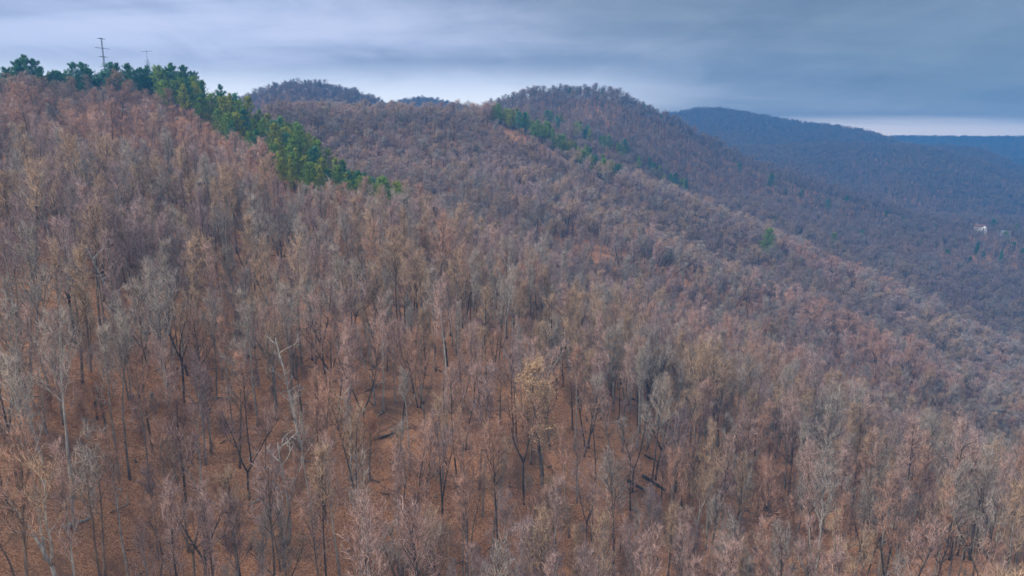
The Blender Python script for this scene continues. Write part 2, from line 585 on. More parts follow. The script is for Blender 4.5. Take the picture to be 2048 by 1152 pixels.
def bare_tree(seed, H=20.0, r0=.24, stems=1, fork=None, lean=0.0, wob=.035, first=.42, spread=.30, ang=48, nl=17,
              nsub=7, ntw=5, ntl=2, tw=.045, leaves=0, twl=1.15):
    rng = np.random.default_rng(seed)
    tr, cr = MB(), MB()
    P, D = [], []
    axes = []
    a0 = rng.uniform(0, 6.28)
    if stems == 1 and fork is None:
        d = [math.cos(a0)*lean, math.sin(a0)*lean, 1]
        ax = grow(rng, (0, 0, -.6), d, H, 9, wob, .02)
        axes.append((ax, r0, .03, first, 1.0))
    elif fork is not None:
        d = [math.cos(a0)*lean, math.sin(a0)*lean, 1]
        h1 = H*fork
        ax = grow(rng, (0, 0, -.6), d, h1, 5, wob, .02)
        tr.tube(ax, np.linspace(r0*1.1, r0*.8, 6), 7)
        for k in range(stems + 1):
            aa = a0 + 6.28*k/(stems+1) + rng.normal()*.3
            dd = [math.cos(aa)*.55, math.sin(aa)*.55, 1]
            a2 = grow(rng, ax[-1] - np.array([0, 0, .15]), dd, (H-h1)*rng.uniform(.85, 1.05), 6, .09, .10)
            axes.append((a2, r0*.62, .03, .22, .85))
    else:
        for k in range(stems):
            aa = a0 + 6.28*k/stems
            dd = [math.cos(aa)*.2 + lean, math.sin(aa)*.2, 1]
            a2 = grow(rng, (math.cos(aa)*.25, math.sin(aa)*.25, -.6), dd, H*rng.uniform(.8, 1.0), 8, .05, .02)
            axes.append((a2, r0*.75, .03, first, .8))
    per = max(5, nl // len(axes))
    for ax, ra, rb, fst, k_ in axes:
        n = len(ax)
        s = np.linspace(0, 1, n)
        rad = ra*(1-s)**.8 + rb
        if abs(ax[0][2] + .6) < 1e-6:
            rad[0] *= 1.35
        tr.tube(ax, rad, 7)
        Lt = np.linalg.norm(np.diff(ax, axis=0), axis=1).sum()
        for i in range(per):
            sl = fst + (1-fst)*((i + rng.uniform(.1, .9))/per)**.92
            sl = min(sl, .985)
            p, d = along(ax, sl)
            aa = i*2.4 + rng.uniform(-.6, .6)
            an = math.radians(ang*(1.12 - .55*sl) + rng.normal()*7)
            dd = np.array([math.cos(aa)*math.sin(an), math.sin(aa)*math.sin(an), math.cos(an)])
            rel = (sl-fst)/(1-fst)
            L = H*spread*(1.05 - .62*rel)*rng.uniform(.7, 1.15)*(.6 + .4*min(1, rel*4 + .4))
            lim = grow(rng, p, dd, L, 6, .11, .09)
            rl = min(.055*L/3.2, ra*.55*(1.1-sl)+.02)
            tr.tube(lim, np.linspace(rl, .018, 7), 5, False)
            for j in range(nsub):
                s2 = .22 + .76*(j + rng.uniform(0, 1))/nsub
                p2, d2 = along(lim, min(s2, .99))
                side = unit(np.cross(d2, rng.normal(size=3)))
                d3 = unit(d2*.75 + side*.8 + np.array([0, 0, .28]))
                L2 = L*rng.uniform(.28, .5)*(1.15 - .5*s2)
                sub = grow(rng, p2, d3, L2, 4, .14, .08)
                cr.tube(sub, np.linspace(rl*.5 + .014, .016, 5), 3, False)
                for q in range(ntw):
                    s3 = .12 + .88*(q + rng.uniform(0, 1))/ntw
                    p3, d4 = along(sub, min(s3, .995))
                    P.append(p3); D.append(d4)
    P = np.array(P); D = np.array(D)
    m = len(P)
    d = unit(D*.7 + rng.normal(size=(m, 3))*.62 + np.array([0, 0, .42]))
    L = twl*rng.uniform(.55, 1.3, m)
    cr.spikes(P, d, L, np.full(m, tw), rng)
    for k in range(ntl):
        s = rng.uniform(.2, .9, m)[:, None]
        p2 = P + d*L[:, None]*s
        d2 = unit(d*.8 + rng.normal(size=(m, 3))*.6 + np.array([0, 0, .25]))
        L2 = L*rng.uniform(.35, .7, m)
        cr.spikes(p2, d2, L2, np.full(m, tw*.8), rng)
    lf = None
    if leaves:
        lf = MB()
        ix = rng.integers(0, m, leaves)
        pts = P[ix] + d[ix]*L[ix][:, None]*rng.uniform(.2, 1.0, leaves)[:, None] + rng.normal(size=(leaves, 3))*.14
        lf.leaves(pts, .125, rng)
    return tr, cr, lf


FORMS = [
    ("straight slender", dict(H=22, r0=0.163, first=.52, spread=.21, ang=42, nl=18)),
    ("stout straight", dict(H=21, r0=0.252, first=.45, spread=.29, ang=50, nl=20)),
    ("low-forked", dict(H=18, r0=0.222, stems=1, fork=.30, spread=.24, ang=52, nl=18)),
    ("twin-stemmed", dict(H=19, r0=0.192, stems=2, first=.42, spread=.24, ang=46, nl=18)),
    ("leaning", dict(H=19, r0=0.178, lean=.13, first=.45, spread=.26, ang=48, nl=17)),
    ("crooked", dict(H=17, r0=0.185, wob=.11, first=.38, spread=.30, ang=52, nl=17)),
    ("narrow-crowned", dict(H=21, r0=0.148, first=.40, spread=.17, ang=34, nl=22)),
    ("wide-spreading", dict(H=17, r0=0.244, first=.32, spread=.36, ang=60, nl=18)),
    ("thin-crowned", dict(H=20, r0=0.155, first=.50, spread=.24, ang=48, nl=13, nsub=5, ntw=5)),
    ("three-forked", dict(H=19, r0=0.222, stems=2, fork=.42, spread=.22, ang=48, nl=18)),
    ("high-crowned", dict(H=23, r0=0.192, first=.64, spread=.24, ang=50, nl=15)),
    ("bushy-crowned", dict(H=15, r0=.20, first=.30, spread=.30, ang=46, nl=20, ntw=8)),
]
PROTO = []
for k in range(2*len(FORMS)):
    nm, kw = FORMS[k % len(FORMS)]
    a, b, _ = bare_tree(100 + k, **kw)
    PROTO.append((a.mesh("trunk", [MAT_BARK]), b.mesh("crown", [MAT_TWIG], False), kw['H']))


# ------------------------------------------------------------------ where trees stand
def at(px, py):
    """where the sight line through a photo pixel meets the ground"""
    a, tt = ray(px, py)
    r = np.exp(np.linspace(math.log(45), math.log(3900), 2500))
    zz = ground(r*math.sin(a), r*math.cos(a))
    hit = np.nonzero(zz >= tt*r)[0]
    i = hit[0] if len(hit) else len(r)-1
    rr = r[i]
    x, y = rr*math.sin(a), rr*math.cos(a)
    return x, y, float(ground(x, y)[0])


def on_ray(px, d, py=250):
    a, _ = ray(px, py)
    x, y = d*math.sin(a), d*math.cos(a)
    return x, y, float(ground(x, y)[0])


RNG = np.random.default_rng(7)


def scatter():
    """jittered stand positions, thinner far away, kept where the canopy can be seen"""
    out = []
    for r0, r1, sp in ((46, 200, 3.95), (200, 330, 4.2), (330, 640, 4.7), (640, 1100, 6.4), (1100, 2300, 6.3), (2300, 2900, 12.0)):
        half = 0.90
        xs = np.arange(-r1*math.sin(half), r1*math.sin(half), sp)
        ys = np.arange(20, r1, sp)
        X, Y = np.meshgrid(xs, ys)
        X = X.ravel() + RNG.uniform(-.48, .48, X.size)*sp
        Y = Y.ravel() + RNG.uniform(-.48, .48, Y.size)*sp
        R = np.hypot(X, Y); A = np.arctan2(X, Y)
        k = (R >= r0) & (R < r1) & (np.abs(A) < .86)
        out.append(np.stack([X[k], Y[k]], 1))
    P = np.concatenate(out)
    Z = ground(P[:, 0], P[:, 1])
    # horizon test along each azimuth
    na, nr = 490, 700
    az = np.linspace(-.88, .88, na); r = np.exp(np.linspace(math.log(40), math.log(3000), nr))
    A, R = np.meshgrid(az, r, indexing='ij')
    zz = ground((R*np.sin(A)).ravel(), (R*np.cos(A)).ravel()).reshape(na, nr)
    run = np.maximum.accumulate((zz + 5)/R, axis=1)
    pr = np.hypot(P[:, 0], P[:, 1]); pa = np.arctan2(P[:, 0], P[:, 1])
    ia = np.clip(np.round((pa - az[0])/(az[1]-az[0])).astype(int), 0, na-1)
    ir = np.clip(np.searchsorted(r, pr*.97 - 4) - 1, 0, nr-1)
    vis = (Z + 22)/pr > run[ia, ir]
    return np.column_stack([P, Z])[vis]


TREES = scatter()

# palette of twig colours and bark colours (plain albedos)
TWIGS = [("russet", (.41, .24, .165)), ("pinkish", (.41, .275, .225)), ("ash grey", (.33, .28, .23)), ("tan", (.40, .275, .175)), ("mauve", (.33, .235, .21))]
BARKS = [("pale grey", (.32, .295, .26)), ("dark", (.085, .073, .064)), ("mid-grey", (.22, .19, .165)), ("brownish", (.17, .125, .095))]

# -- pine places are taken first, so that no bare tree stands in a pine
def belt(poly, n, wid, rng, back=0.0):
    """pines along a crest given as photo points with distances"""
    pts = np.array([on_ray(px, d)[:2] for px, d in poly])
    seg = np.linalg.norm(np.diff(pts, axis=0), axis=1)
    cum = np.concatenate(([0], np.cumsum(seg)))/seg.sum()
    res = []
    tries = 0
    while len(res) < n and tries < n*60:
        tries += 1
        s = rng.uniform(0, 1)
        i = min(len(seg)-1, int(np.searchsorted(cum, s) - 1) if s > 0 else 0)
        f = (s-cum[i])/(cum[i+1]-cum[i])
        p = pts[i]*(1-f) + pts[i+1]*f
        dirv = unit(pts[i+1]-pts[i]); nrm = np.array([-dirv[1], dirv[0]])
        p = p + nrm*(rng.uniform(-1, 1)*wid) - unit(p)*back
        if all((p[0]-q[0])**2 + (p[1]-q[1])**2 > 3.4**2 for q in res):
            res.append((p[0], p[1], s))
    res.sort(key=lambda q: q[2])
    return res


rngp = np.random.default_rng(21)
BELTS = {
    'near': belt([(400, 345), (470, 332), (560, 305), (640, 280), (748, 250)], 116, 21, rngp, 14),
    'summit': belt([(10, 342), (110, 350), (200, 356), (260, 352), (330, 352), (400, 348)], 78, 12, rngp, 2),
    'second': belt([(992, 484), (1045, 481), (1100, 477), (1170, 473), (1236, 469)], 52, 8, rngp, 5),
    'third': belt([(1060, 602), (1150, 600), (1250, 600), (1385, 600)], 26, 7, rngp, 7),
    'hill': belt([(545, 896), (600, 896), (650, 896)], 8, 5, rngp),
    'top': belt([(1005, 735), (1060, 746), (1150, 752), (1260, 752), (1330, 762)], 16, 7, rngp),
}
LONE = [(1530, 530, 16), (1660, 505, 13), (1540, 382, 14), (1325, 376, 9), (1600, 408, 10), (1478, 352, 10), (1655, 430, 11), (1548, 463, 10), (1720, 485, 9),
        (1985, 468, 12), (2010, 492, 11), (1805, 455, 9), (1690, 415, 9), (1950, 515, 10), (2030, 480, 11), (1570, 395, 8), (660, 345, 9), (545, 190, 8),
        (1868, 470, 9), (1908, 500, 8), (1890, 528, 10), (1935, 540, 9), (1965, 525, 8), (1998, 535, 11), (2022, 510, 9), (2040, 530, 12), (1840, 495, 7), (1770, 440, 8)]
LONEP = [(*at(px, py), h) for px, py, h in LONE]
TAKEN = []
for key, b in BELTS.items():
    rad = {'near': 4.4, 'summit': 5.0, 'second': 4.0, 'third': 5.0}.get(key, 4.0)
    for x, y, _ in b:
        for q in {'near': (0, 7, 14, 21, 27), 'summit': (0, 7, 14, 20), 'second': (0, 8, 15), 'third': (0, 8, 15)}.get(key, (0,)):
            u = 1 - q/math.hypot(x, y)          # the pines' own downhill side stays open
            TAKEN.append((x*u, y*u, rad))
TAKEN += [(x*(1 - q/math.hypot(x, y)), y*(1 - q/math.hypot(x, y)), 4.2) for x, y, z, h in LONEP for q in (0, 8)]
BELTS_DBG = {k: len(v) for k, v in BELTS.items()}

# -- trees the photo shows one can recognise: (base px, base py, form, bark, twig, scale)
HERO = [
    (510, 655, 0, 2, 3, 1.05), (893, 862, 10, 0, 1, 1.1), (730, 875, 2, 1, 0, 1.0), (1048, 1010, 9, 1, 0, 1.05), (930, 900, 5, 1, 1, .95),
    (805, 860, 5, 1, 0, 1.0), (345, 870, 0, 1, 2, .9), (1245, 905, 0, 2, 1, 1.0), (1275, 900, 10, 0, 1, .95), (1350, 880, 8, 0, 2, .95),
    (285, 408, 7, 1, 0, 1.0), (325, 385, 4, 1, 0, .7), (55, 425, 0, 0, 2, .95), (10, 440, 3, 0, 2, 1.0), (750, 660, 1, 2, 0, 1.1),
    (680, 1152, 4, 0, 1, 1.0), (415, 1050, 2, 0, 1, 1.05), (300, 985, 0, 2, 0, .9), (150, 1060, 10, 0, 2, 1.05), (90, 1120, 0, 0, 2, 1.0),
    (40, 980, 3, 1, 2, 1.05), (240, 960, 0, 2, 2, .95), (260, 960, 10, 2, 2, .95), (90, 940, 4, 0, 2, 1.1), (150, 1000, 0, 2, 0, .95),
    (465, 850, 0, 2, 0, .8), (640, 980, 6, 1, 0, .9), (500, 1000, 2, 1, 1, .9), (1100, 900, 5, 1, 0, .9), (1265, 985, 2, 1, 2, 1.0),
    (1520, 1130, 7, 1, 0, 1.0), (1600, 1060, 1, 1, 2, 1.0), (1900, 1120, 1, 1, 1, 1.1), (1820, 1080, 4, 1, 0, 1.1), (1720, 1010, 11, 2, 3, 1.0),
    (60, 760, 4, 2, 2, 1.15), (100, 800, 9, 2, 2, 1.1), (260, 800, 3, 2, 2, 1.0), (440, 700, 0, 2, 1, .9), (655, 640, 6, 1, 1, .8),
    (1060, 680, 3, 1, 0, .9), (820, 600, 1, 2, 2, 1.0), (1180, 640, 6, 2, 1, .9), (1010, 600, 1, 2, 0, .9), (920, 770, 6, 2, 1, .8),
]
HEROP = []
for px, py, f, b, c, s in HERO:
    x, y, z = at(px, min(py, 1151)) if py <= 1151 else at(px, 1151)
    HEROP.append((x, y, z, f, b, c, s))
    TAKEN.append((x, y, 3.2))

OAKS = [(1085, 985, 1.2), (1000, 850, .62), (1145, 860, .6), (1110, 1130, .75), (1640, 830, .8), (1470, 905, .7), (470, 1100, .55), (740, 960, .55), (1030, 440, .7), (215, 880, .5), (1790, 800, .8), (1850, 960, .7)]
OAKP = [(*at(px, py), s) for px, py, s in OAKS]
TAKEN += [(x, y, 3.0) for x, y, z, s in OAKP]
SNAGS = [(700, 960), (600, 900), (485, 395), (425, 445), (815, 590), (515, 520), (1310, 800), (1130, 660), (1150, 560), (660, 470), (260, 700), (840, 720), (1905, 880), (1500, 800), (575, 1090)]
SNAGP = [at(px, py) for px, py in SNAGS]
TAKEN += [(x, y, 2.2) for x, y, z in SNAGP]
LOGS = [(1262, 798, 1342, 828), (1285, 955, 1332, 985), (1255, 965, 1300, 990), (1205, 845, 1310, 862), (1288, 912, 1316, 925), (740, 885, 790, 868), (485, 710, 520, 722), (130, 1060, 180, 1042)]
HOUSE1 = on_ray(1960, 790, 462)
HOUSE2 = on_ray(2008, 800, 470)
HUT1 = on_ray(221, 338, 200)
HUT2 = on_ray(318, 322, 215)
TAKEN += [(HOUSE1[0], HOUSE1[1], 12), (HOUSE2[0], HOUSE2[1], 11), (HUT1[0], HUT1[1], 4), (HUT2[0], HUT2[1], 4)]
for hx, hy, hz in (HOUSE1, HOUSE2):          # an open yard in front of each house
    for q in (8, 15, 22, 29):
        u = 1 - q/math.hypot(hx, hy)
        TAKEN.append((hx*u, hy*u, 7))


def free(P, taken):
    ok = np.ones(len(P), bool)
    for x, y, r in taken:
        ok &= (P[:, 0]-x)**2 + (P[:, 1]-y)**2 > r*r
    return ok


TREES = TREES[free(TREES, TAKEN)]
# natural openings in the stand, where the leaf litter shows
gap = vnoise(TREES[:, 0]/26, TREES[:, 1]/26, 31)
rr_ = np.hypot(TREES[:, 0], TREES[:, 1])
keep = (gap > -.24) | (RNG.uniform(size=len(TREES)) < .4) | (rr_ > 330) | (rr_ < 84)
TREES = TREES[keep]
rr_ = np.hypot(TREES[:, 0], TREES[:, 1])
order = np.argsort(rr_)
TREES = TREES[order]
PXY = np.array([project(x, y, z + 10)[:2] for x, y, z in TREES])
tops = np.array([project(x, y, z + 15)[1] for x, y, z in TREES])
inview = (PXY[:, 0] > -60) & (PXY[:, 0] < 2108) & (PXY[:, 1] < 1290) & (tops < 1152) & (np.hypot(TREES[:, 0], TREES[:, 1]) > 60)
near_by = (PXY[:, 0] > -420) & (PXY[:, 0] < 2480) & (np.hypot(TREES[:, 0], TREES[:, 1]) > 60)     # a margin round the view
N_SINGLE = 300 - len(HEROP)
pick = np.nonzero(inview)[0][:N_SINGLE]
rest = near_by.copy()
rest[pick] = False
NEAR, FAR = TREES[pick], TREES[rest]


# ------------------------------------------------------------------ individual bare trees
def zone_of(px, py):
    if py > 905:
        if px < 420: return "at the lower left corner"
        if px < 860: return "on the bottom leafy slope"
        if px < 1330: return "below the tan oak"
        return "in the dark lower right corner"
    if py > 700:
        if px < 420: return "on the orange slope at left"
        if px < 860: return "on the leafy middle slope"
        if px < 1330: return "behind the tan oak"
        return "on the right slope below the fog"
    if px < 420: return "under the masts' hill"
    if px < 860: return "below the near pine belt"
    return "high on the middle slope"


def place_bare(x, y, z, form, bark, twig, s, rz, label):
    tm, cm, H = PROTO[form + len(FORMS)*int(RNG.integers(0, 2))]
    e = empty("bare_tree", (x, y, z), rz, s, label, "tree", "bare trees standing on the near slope")
    e.scale = (s*.84, s*.84, s)
    a = link("trunk", tm, e)
    b = link("crown", cm, e)
    bc = BARKS[bark][1]; tc = TWIGS[twig][1]
    j = RNG.uniform(.88, 1.12)
    for o in (a, b):
        o["bark"] = tuple(float(q*j) for q in bc)
        o["tint"] = tuple(float(q*j) for q in tc)
    return e


used = set()


def label_for(px, py, form, bark, twig):
    z = zone_of(px, py)
    L = f"{FORMS[form][0]} bare tree, {BARKS[bark][0]} bark, {TWIGS[twig][0]} twigs, {z}"
    return L


for x, y, z, f, b, c, s in HEROP:
    px, py, _ = project(x, y, z + 8)
    L = label_for(px, py, f, b, c)
    k = 0
    while L in used:
        c = (c + 1) % len(TWIGS); k += 1
        L = label_for(px, py, f, b, c)
    used.add(L)
    place_bare(x, y, z, f, b, c, s*.84, RNG.uniform(0, 6.28), L)
for x, y, z in NEAR:
    px, py, _ = project(x, y, z + 8)
    for _ in range(400):
        f = int(RNG.integers(0, len(FORMS)))
        b = int(RNG.choice(4, p=[.26, .24, .32, .18])); c = int(RNG.choice(5, p=[.27, .27, .18, .14, .14]))
        L = label_for(px, py, f, b, c)
        if L not in used:
            break
    used.add(L)
    place_bare(x, y, z, f, b, c, RNG.choice([.88, .70, .52], p=[.4, .35, .25])*RNG.uniform(.88, 1.12), RNG.uniform(0, 6.28), L)
bpy.context.view_layer.update()


# ------------------------------------------------------------------ the rest of the wood and its undergrowth: one object each
def point_cloud(name, P, rot, scl, idx, bark, tint):
    me = bpy.data.meshes.new(name)
    me.vertices.add(len(P))
    me.vertices.foreach_set("co", np.ascontiguousarray(P, np.float32).ravel())
    def put_attr(nm, typ, key, arr, dt):
        at_ = me.attributes.new(nm, typ, 'POINT')
        at_.data.foreach_set(key, np.ascontiguousarray(arr, dt).ravel())
    put_attr("rot", 'FLOAT_VECTOR', "vector", rot, np.float32)
    put_attr("scl", 'FLOAT_VECTOR', "vector", scl, np.float32)
    put_attr("idx", 'INT', "value", idx, np.int32)
    put_attr("bark", 'FLOAT_VECTOR', "vector", bark, np.float32)
    put_attr("tint", 'FLOAT_VECTOR', "vector", tint, np.float32)
    return me


def stand(name, P, rot, scl, idx, bark, tint, sources):
    """plants the meshes of the individual trees again at every point"""
    o = link(name, point_cloud(name, P, rot, scl, idx, bark, tint))
    g = bpy.data.node_groups.new(name, 'GeometryNodeTree')
    g.interface.new_socket(name="Geometry", in_out='INPUT', socket_type='NodeSocketGeometry')
    g.interface.new_socket(name="Geometry", in_out='OUTPUT', socket_type='NodeSocketGeometry')
    gi, go = g.nodes.new('NodeGroupInput'), g.nodes.new('NodeGroupOutput')
    jall = g.nodes.new('GeometryNodeJoinGeometry')
    for parts in reversed(sources):      # a join keeps its links in reverse order
        j = g.nodes.new('GeometryNodeJoinGeometry')
        for ob in parts:
            oi = g.nodes.new('GeometryNodeObjectInfo')
            oi.inputs['Object'].default_value = ob
            g.links.new(oi.outputs['Geometry'], j.inputs[0])
        ti = g.nodes.new('GeometryNodeGeometryToInstance')
        g.links.new(j.outputs[0], ti.inputs[0])
        g.links.new(ti.outputs[0], jall.inputs[0])
    ip = g.nodes.new('GeometryNodeInstanceOnPoints')
    g.links.new(gi.outputs[0], ip.inputs['Points'])
    g.links.new(jall.outputs[0], ip.inputs['Instance'])
    ip.inputs['Pick Instance'].default_value = True
    for nm, typ, sock in (("idx", 'INT', 'Instance Index'), ("rot", 'FLOAT_VECTOR', 'Rotation'), ("scl", 'FLOAT_VECTOR', 'Scale')):
        na_ = g.nodes.new('GeometryNodeInputNamedAttribute')
        na_.data_type = typ
        na_.inputs['Name'].default_value = nm
        g.links.new(na_.outputs['Attribute'], ip.inputs[sock])
    g.links.new(ip.outputs[0], go.inputs[0])
    md = o.modifiers.new("planting", 'NODES')
    md.node_group = g
    return o


SRC = {}
for e in [o for o in bpy.data.objects if o.name.startswith("bare_tree")]:
    ch = {c.name.split('.')[0]: c for c in e.children}
    for k, (tm, cm, H) in enumerate(PROTO):
        if ch['trunk'].data == tm:
            SRC.setdefault(k, (ch['trunk'], ch['crown']))


def colours(n, P, pal, jit, seed, rng):
    """each tree its own colour; kinds of tree grow in drifts"""
    arr = np.array([c for _, c in pal])
    g1 = vnoise(P[:, 0]/70, P[:, 1]/70, seed) + vnoise(P[:, 0]/22, P[:, 1]/22, seed+1)*.6
    k = ((g1 - g1.min())/(np.ptp(g1) + 1e-6)*1.2 + rng.normal(size=n)*.22 - .1)*len(pal)
    k = np.clip(k.astype(int), 0, len(pal)-1)
    return arr[k]*rng.uniform(1-jit, 1+jit, n)[:, None]


def slopes_rot(n, rng):
    return np.stack([rng.normal(size=n)*.03, rng.normal(size=n)*.03, rng.uniform(0, 6.28, n)], 1)


rf = np.random.default_rng(99)
nF = len(FAR)
far_r = np.hypot(FAR[:, 0], FAR[:, 1])
sc = np.where(far_r < 330, rf.choice([.92, .76, .6], nF, p=[.35, .4, .25]), .9)*rf.uniform(.88, 1.12, nF)
left = np.clip((-.02 - np.arctan2(FAR[:, 0], FAR[:, 1]))/.08, 0, 1)
low = np.interp(far_r, [150, 310], [1.0, .62])*left + np.interp(far_r, [150, 420], [1.0, .70])*(1-left)          # the ridge trees are shorter and rounder
wide = np.interp(far_r, [150, 400, 900, 1150, 2200, 2400], [.9, 1.35, 1.6, 1.9, 1.9, 3.4])
scl = np.stack([sc*wide, sc*wide, sc*low], 1)
# distance haze painted in: twigs on the hills behind turn darker mauve-brown
HILL = np.array([(.25, .17, .14), (.20, .145, .14), (.225, .175, .145), (.28, .18, .13)])
hk = np.clip(((vnoise(FAR[:, 0]/90, FAR[:, 1]/90, 61) + .5 + rf.normal(size=nF)*.2)*4).astype(int), 0, 3)
hw = np.clip((far_r - 540)/220 + rf.normal(size=nF)*.15, 0, 1)[:, None]
dry = np.clip(spur(FAR[:, 0], FAR[:, 1]) + rf.normal(size=nF)*.3, -1, 1)*np.clip((far_r-150)/100, 0, 1)   # tone factor: paler on the spurs, darker in the draws
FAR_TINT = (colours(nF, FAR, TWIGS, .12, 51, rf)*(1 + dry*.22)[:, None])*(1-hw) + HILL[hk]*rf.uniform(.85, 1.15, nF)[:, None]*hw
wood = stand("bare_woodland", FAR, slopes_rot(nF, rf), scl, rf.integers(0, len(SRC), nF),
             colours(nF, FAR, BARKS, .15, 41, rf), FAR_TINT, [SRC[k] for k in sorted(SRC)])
tag(wood, "dense leafless brown woodland covering the slopes and far ridges", "woodland", kind="stuff")

# saplings and brush under the trees
nb = 13000
br = np.sqrt(rf.uniform(50**2, 430**2, nb)); ba = rf.uniform(-.70, .70, nb)
B = np.stack([br*np.sin(ba), br*np.cos(ba)], 1)
dens = vnoise(B[:, 0]/18, B[:, 1]/18, 71) + .5*vnoise(B[:, 0]/6, B[:, 1]/6, 72)
B = B[dens > -.12]
nb = len(B)
B = np.column_stack([B, ground(B[:, 0], B[:, 1])])
bs = rf.uniform(.12, .34, nb)*np.interp(np.hypot(B[:, 0], B[:, 1]), [200, 330], [1, 1.5])
B[:, 2] -= bs*5.0
brush = stand("undergrowth", B, slopes_rot(nb, rf), np.stack([bs*1.1, bs*1.1, bs], 1), rf.integers(0, 3, nb),
              colours(nb, B, BARKS, .15, 43, rf), colours(nb, B, TWIGS, .2, 53, rf), [(SRC[7][1],), (SRC[11][1],), (SRC[5][1],)])
tag(brush, "thin twiggy saplings and brush growing through the leaf litter", "undergrowth", kind="stuff")


# ------------------------------------------------------------------ pines
def pine(seed, H=14.0, r0=.2, first=.25, spread=.26, flat=0.0, gaps=.1, nwh=15, tufts=9, per=9, nl_=.55, nw=.085, lean=0.0):
    rng = np.random.default_rng(seed)
    tr, cr = MB(), MB()
    ax = grow(rng, (0, 0, -.5), (lean, lean*.4, 1), H + .5, 8, .03, .02)
    tr.tube(ax, np.linspace(r0, .03, 9), 6)
    P, D = [], []
    for i in range(nwh):
        s = first + (1-first)*(i + rng.uniform(.1, .9))/nwh
        s = min(s, .99)
        rel = (s-first)/(1-first)
        nb_ = int(rng.integers(4, 7)) if rel < .85 else 4
        for k in range(nb_):
            if rng.uniform() < gaps:
                continue
            p, d = along(ax, s)
            aa = 6.28*k/nb_ + i*1.1 + rng.uniform(-.4, .4)
            prof = (1-rel)**(.75 - .45*flat)*(.55 + .45*min(1, rel*5 + .35))
            L = max(.5, H*spread*prof*rng.uniform(.6, 1.25))
            el = .1 + .55*rel + rng.normal()*.12
            dd = np.array([math.cos(aa)*math.cos(el), math.sin(aa)*math.cos(el), math.sin(el)])
            b = grow(rng, p, dd, L, 5, .10, .07)
            tr.tube(b, np.linspace(.05, .015, 6), 4, False)
            for q in range(tufts):
                s2 = .25 + .75*(q + rng.uniform(0, 1))/tufts
                p2, d2 = along(b, min(s2, .995))
                side = unit(rng.normal(size=3))*L*.16*rng.uniform(0, 1)*(1.2-s2*.5)
                P.append(p2 + side + np.array([0, 0, abs(side[2])*.3])); D.append(d2)
    P = np.array(P); D = np.array(D)
    for k in range(per):
        m = len(P)
        d = unit(D*.5 + rng.normal(size=(m, 3))*.75 + np.array([0, 0, .45]))
        cr.spikes(P + rng.normal(size=(m, 3))*.12, d, nl_*rng.uniform(.6, 1.3, m), np.full(m, nw), rng)
    return tr.mesh("trunk", [MAT_BARK]), cr.mesh("crown", [MAT_NEEDLE], False)


PINE_FORMS = [
    ("broad", dict(H=14, spread=.30, flat=.6, first=.30)),
    ("spire-shaped", dict(H=13.5, spread=.23, flat=0.0, first=.15, nwh=18)),
    ("ragged", dict(H=14, spread=.28, flat=.5, first=.35, gaps=.38)),
    ("rounded", dict(H=12, spread=.32, flat=.9, first=.22)),
    ("flat-topped", dict(H=11.5, spread=.34, flat=1.2, first=.30, gaps=.15)),
    ("leaning", dict(H=13.5, spread=.27, flat=.4, first=.3, lean=.15, gaps=.2)),
]
PINES = [pine(300 + k, **kw) for k, (nm, kw) in enumerate(PINE_FORMS)]
GREENS = [("mid-green", (.155, .245, .035)), ("yellow-green", (.26, .285, .035)), ("dark green", (.05, .14, .05)), ("blue-green", (.08, .21, .115))]
PBARK = (.13, .10, .085)
ORD = ["first", "second", "third", "fourth", "fifth", "sixth", "seventh", "eighth", "ninth", "tenth", "eleventh", "twelfth"]


def ordinal(n):
    if n < 12: return ORD[n]
    n += 1
    suf = "th" if 10 <= n % 100 <= 20 else {1: "st", 2: "nd", 3: "rd"}.get(n % 10, "th")
    return f"{n}{suf}"


BELT_TEXT = {
    'near': "down the near pine belt from the summit",
    'summit': "from the left on the mast summit",
    'second': "down the second pine belt across the valley",
    'third': "down the farther pine line below the flat-topped hill",
    'hill': "from the left on the small hill crest behind the saddle",
    'top': "from the left on the flat-topped hill's crest",
}
BELT_GROUP = {
    'near': "pines of the near belt", 'summit': "pines around the masts", 'second': "pines of the second belt",
    'third': "pines of the farther line", 'hill': "pines on the hill behind the saddle", 'top': "pines on the flat-topped hill",
}
BELT_GREEN = {'near': [.42, .38, .12, .08], 'summit': [.12, .03, .70, .15], 'second': [.5, .38, .06, .06], 'third': [.40, .1, .3, .2], 'hill': [.1, 0, .6, .3], 'top': [.1, 0, .65, .25]}
rq = np.random.default_rng(5)


def place_pine(x, y, z, f, g, s, rz, label, group, jit=1.0):
    e = empty("pine_tree", (x, y, z), rz, s, label, "pine", group)
    tm, cm = PINES[f]
    a, b = link("trunk", tm, e), link("crown", cm, e)
    c = tuple(float(q*jit) for q in GREENS[g][1])
    for o in (a, b):
        o["bark"] = PBARK
        o["tint"] = c
    return e


